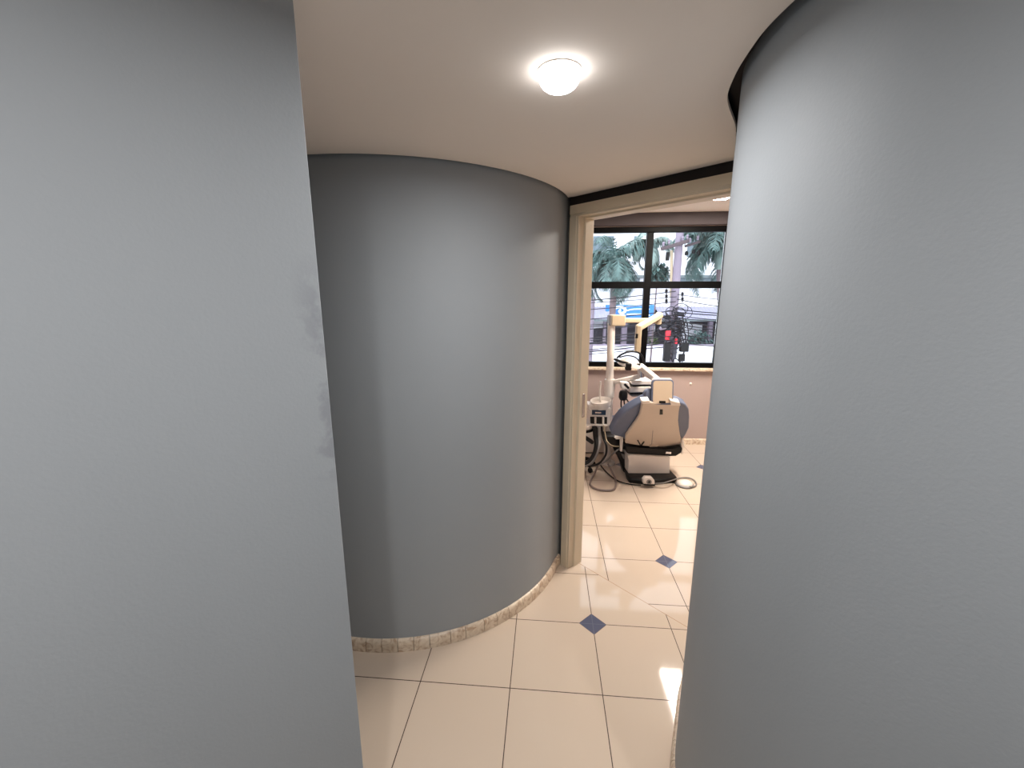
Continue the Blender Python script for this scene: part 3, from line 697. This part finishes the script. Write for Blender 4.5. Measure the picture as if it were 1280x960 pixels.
# palms
def palm(base, top, nfr, length, mm, lab, droop=1.0, tilt=0, seed=1, rad=.2):
    rnd = random.Random(seed); base, top = Vector(base), Vector(top)
    t = thing('palm_tree', base, lab, 'palm tree')
    n = 26; pts = [base.lerp(top, i/n) for i in range(n+1)]
    MB().tube(pts, [rad*(1.15-.35*i/n)*(1+.06*(i % 2)) for i in range(n+1)], 12).build('trunk', TRUNK, t)
    MB().lathe([(rad*.8, -.5), (rad*1.05, -.2), (rad*.75, .25), (rad*.35, .6), (.02, .8)], top, 12).build('crown_shaft', LEAF2, t)
    fr = MB(); rc = MB()
    for k in range(nfr):
        a = 2*PI*k/nfr*2.4+rnd.uniform(-.2, .2); el = rnd.uniform(-.5, 1.25); L = length*rnd.uniform(.8, 1.1)
        h = Vector((math.cos(a), math.sin(a), 0)); m_ = 16; P = []; p = top+Vector((0, 0, .3)); e = el
        for i in range(m_+1):
            P.append(p.copy()); p = p+(h*math.cos(e)+Vector((0, 0, math.sin(e))))*(L/m_); e -= (.085+.06*i/m_)*droop
        rc.tube(P, [.028*(1-.8*i/m_) for i in range(m_+1)], 5)
        for i in range(1, m_*3):
            s_ = i/3; i0 = min(int(s_), m_-1); q = P[i0].lerp(P[i0+1], s_-i0); T = (P[i0+1]-P[i0]).normalized()
            sd = T.cross(Vector((0, 0, 1))); sd = sd.normalized() if sd.length > .05 else Vector((h.y, -h.x, 0))
            ll = length*.27*(math.sin(PI*min(1, (s_/m_)*.88+.12))**.6)*rnd.uniform(.8, 1.1)
            for sg_ in (1, -1):
                dr = (sd*sg_*rnd.uniform(.7, 1)+T*.55+Vector((0, 0, rnd.uniform(-.75, .05)))).normalized()
                tip = q+dr*ll+Vector((0, 0, -.35*ll*droop)); mid = q+dr*ll*.55; w = T*.017
                fr.add([q-w, q+w, mid+w*1.1, tip, mid-w*1.1], [(0, 1, 2, 3, 4)])
    fr.build('fronds', mm, t, smooth=False); rc.build('frond_stems', mm, t)
    return t
lp = at(768, 336, 15.0)
palm((lp.x+.03, 15.0, SZ), lp, 26, 1.75, LEAF, 'palm with a dense drooping crown in the left half of the window', 1.25, seed=4, rad=.13)
rp = at(900, 318, 14.6)
palm((rp.x+.95, 14.6, SZ), rp, 30, 2.1, LEAF, 'palm whose fronds droop in from the right edge of the window', 1.3, seed=9, rad=.15)
fp_ = at(811, 316, 15.0)
palm((at(811.5, 373, 15.0).x, 15.0, SZ), fp_, 18, 1.15, LEAF2, 'small pale palm standing left of the concrete utility pole', 1.3, seed=12, rad=.06)
# utility pole
PY = 14.0
def pp(x, y, dy=0): return at(x, y, PY+dy)
up = thing('utility_pole', (pp(846, 373).x, PY, SZ), 'concrete utility pole hung with black cable coils and boxes', 'utility pole')
pxx = pp(846, 340).x
def PX(z): return Vector((pxx, PY, z))
MB().tube([PX(SZ), PX(0), PX(5.6)], [.18, .145, .105], 18).build('shaft', CONC, up)
c1, c2 = pp(826.5, 311.5, -.2), pp(861, 301, -.2)
MB().bar(c1, c2, .09, .11).build('crossarm', WOOD, up, bevel=.01)
c3, c4 = pp(856, 308, -.05), pp(875, 302, -.05)
MB().bar(c3, c4, .07, .08).build('crossarm', WOOD, up, bevel=.01)
for (x, y) in ((829, 310), (836, 307), (853, 303), (859, 301), (862, 305), (872, 302)):
    q = pp(x, y, -.2)
    MB().lathe([(.02, 0), (.045, .04), (.03, .07), (.05, .1), (.02, .15)], q+Vector((0, 0, .04)), 10).build('insulator', CONC, up)
MB().box(pp(834.5, 320.5, -.25), (.09, .12, .26)).build('switch_box', BLACK, up, bevel=.01)
MB().tube([pp(839.5, 313, .05), pp(839, 372, .05)], .045, 10).build('conduit', BEIGE, up)
for (x, y) in ((858, 317), (867, 315), (873, 316)):
    MB().lathe([(.02, -.06), (.05, -.05), (.06, .02), (.03, .08)], pp(x, y, -.05), 12).build('street_fitting', BLACK, up)
for (x0, x1, ys) in ((833, 838, (364, 370.5, 376)), (853, 855, (368, 374))):
    for y in ys:
        MB().lathe([(.03, -.05), (.055, -.03), (.035, 0), (.055, .03), (.03, .05)], pp(x0, y, -.12), 10).build('rack_insulator', BLACK, up)
    MB().bar(pp(x0, ys[0]-3, -.05), pp(x0, ys[-1]+4, -.05), .03, .03, up=(0, 1, 0)).build('rack_bracket', BLACK, up)
# boxes and coils near the middle of the pole
MB().box(pp(834.8, 419, -.36), (.145, .12, .30)).build('red_box', RED, up, bevel=.012)['label'] = 'red box on the pole'
MB().box(pp(845, 426.5, -.34), (.07, .08, .18)).build('red_fitting', RED, up, bevel=.01)
MB().box(pp(833.5, 440, -.35), (.22, .16, .62)).build('junction_box', BLACK, up, bevel=.02)
MB().box(pp(855, 434, -.30), (.28, .16, .30)).build('junction_box', BLACK, up, bevel=.02)
MB().box(pp(843, 436, -.22), (.14, .14, .7)).build('junction_box', SHOP, up, bevel=.02)
MB().box(pp(852, 447, -.22), (.2, .12, .25)).build('junction_box', BLACK, up, bevel=.02)
rnd = random.Random(21)
for k in range(22):
    x = rnd.gauss(844, 8); y = rnd.uniform(386, 440); r = rnd.uniform(.10, .30); c = pp(x, y, -.2-.3*rnd.random())
    tl = rnd.uniform(-.7, .7); nn = 20
    pts = [c+Vector((math.cos(2*PI*i/nn)*r, math.sin(2*PI*i/nn)*r*.35*math.sin(tl), math.sin(2*PI*i/nn)*r*rnd.uniform(.9, 1.0)*.8)) for i in range(nn)]
    MB().tube(catmull(pts, 2, True), rnd.uniform(.010, .022), 6, closed=True).build('cable_coil', CABLE, up)
for k in range(9):
    x = rnd.uniform(829, 858); y = rnd.uniform(392, 415)
    MB().lathe([(.02, -.14), (.06, -.11), (.06, .11), (.02, .14)], pp(x, y, -.3), 10, axis=(1, .1, rnd.uniform(-.3, .3))).build('splice_case', rnd.choice((CABLE, SHOP, CABLE, CONC)), up)
for k in range(6):
    x = rnd.uniform(828, 860); y0 = rnd.uniform(385, 400)
    MB().tube(catmull([pp(x, y0, -.25), pp(x+rnd.uniform(-4, 4), y0+18, -.3), pp(x+rnd.uniform(-6, 6), y0+36, -.3), pp(846+rnd.uniform(-8, 8), 456, -.2)], 6), .018, 6).build('drop_cable', CABLE, up)
# leaning grey post at the left
lpst = MB().tube([Vector((at(738, 400, 15).x, 15, SZ)), at(741, 372, 15)], .085, 12).build('lamp_post', CONC)
tag(lpst, 'slim grey post by the left edge of the window', 'post')
# overhead cables, both ways from the pole
def cable(i, y0, xe, ye, dye, sag, r, lab, grp):
    a = pp(846+rnd.uniform(-3, 3), y0, -.2); b = at(xe, ye, PY+dye); n = 22; P = []
    for k in range(n+1):
        t = k/n; q = a.lerp(b, t); q.z -= sag*4*t*(1-t); P.append(q)
    o = MB().tube(P, r, 6).build('overhead_cable', CABLE); tag(o, lab, 'cable', grp)
LL, LG = 'black overhead cable stretched from the utility pole towards the left of the window', 'overhead cables left of the pole'
RL, RG = 'black overhead cable stretched from the utility pole towards the right of the window', 'overhead cables right of the pole'
for i, (y0, ye) in enumerate([(364, 372), (371, 384), (377, 394), (388, 398), (393, 405), (398, 408), (401, 415), (404, 412), (408, 423), (411, 418), (415, 432), (419, 428), (424, 442), (427, 437), (432, 448)]):
    cable(i, y0, 560+rnd.uniform(-60, 40), ye+rnd.uniform(-4, 4), rnd.uniform(-2, 3), rnd.uniform(.1, .35), rnd.uniform(.010, .020), LL, LG)
for i, (y0, ye) in enumerate([(368, 372), (374, 380), (386, 384), (390, 391), (394, 397), (397, 402), (401, 404), (405, 409), (408, 413), (412, 417), (417, 421), (422, 424), (428, 431)]):
    cable(i, y0, 1010+rnd.uniform(-30, 60), ye+rnd.uniform(-3, 3), rnd.uniform(-2, 3), rnd.uniform(.08, .3), rnd.uniform(.010, .020), RL, RG)

# ------------------------------------------------------------------ sky
w = bpy.data.worlds.new('sky'); S.world = w; w.use_nodes = True
bg = w.node_tree.nodes['Background']; bg.inputs[0].default_value = (.92, .96, 1.0, 1); bg.inputs[1].default_value = 1.6
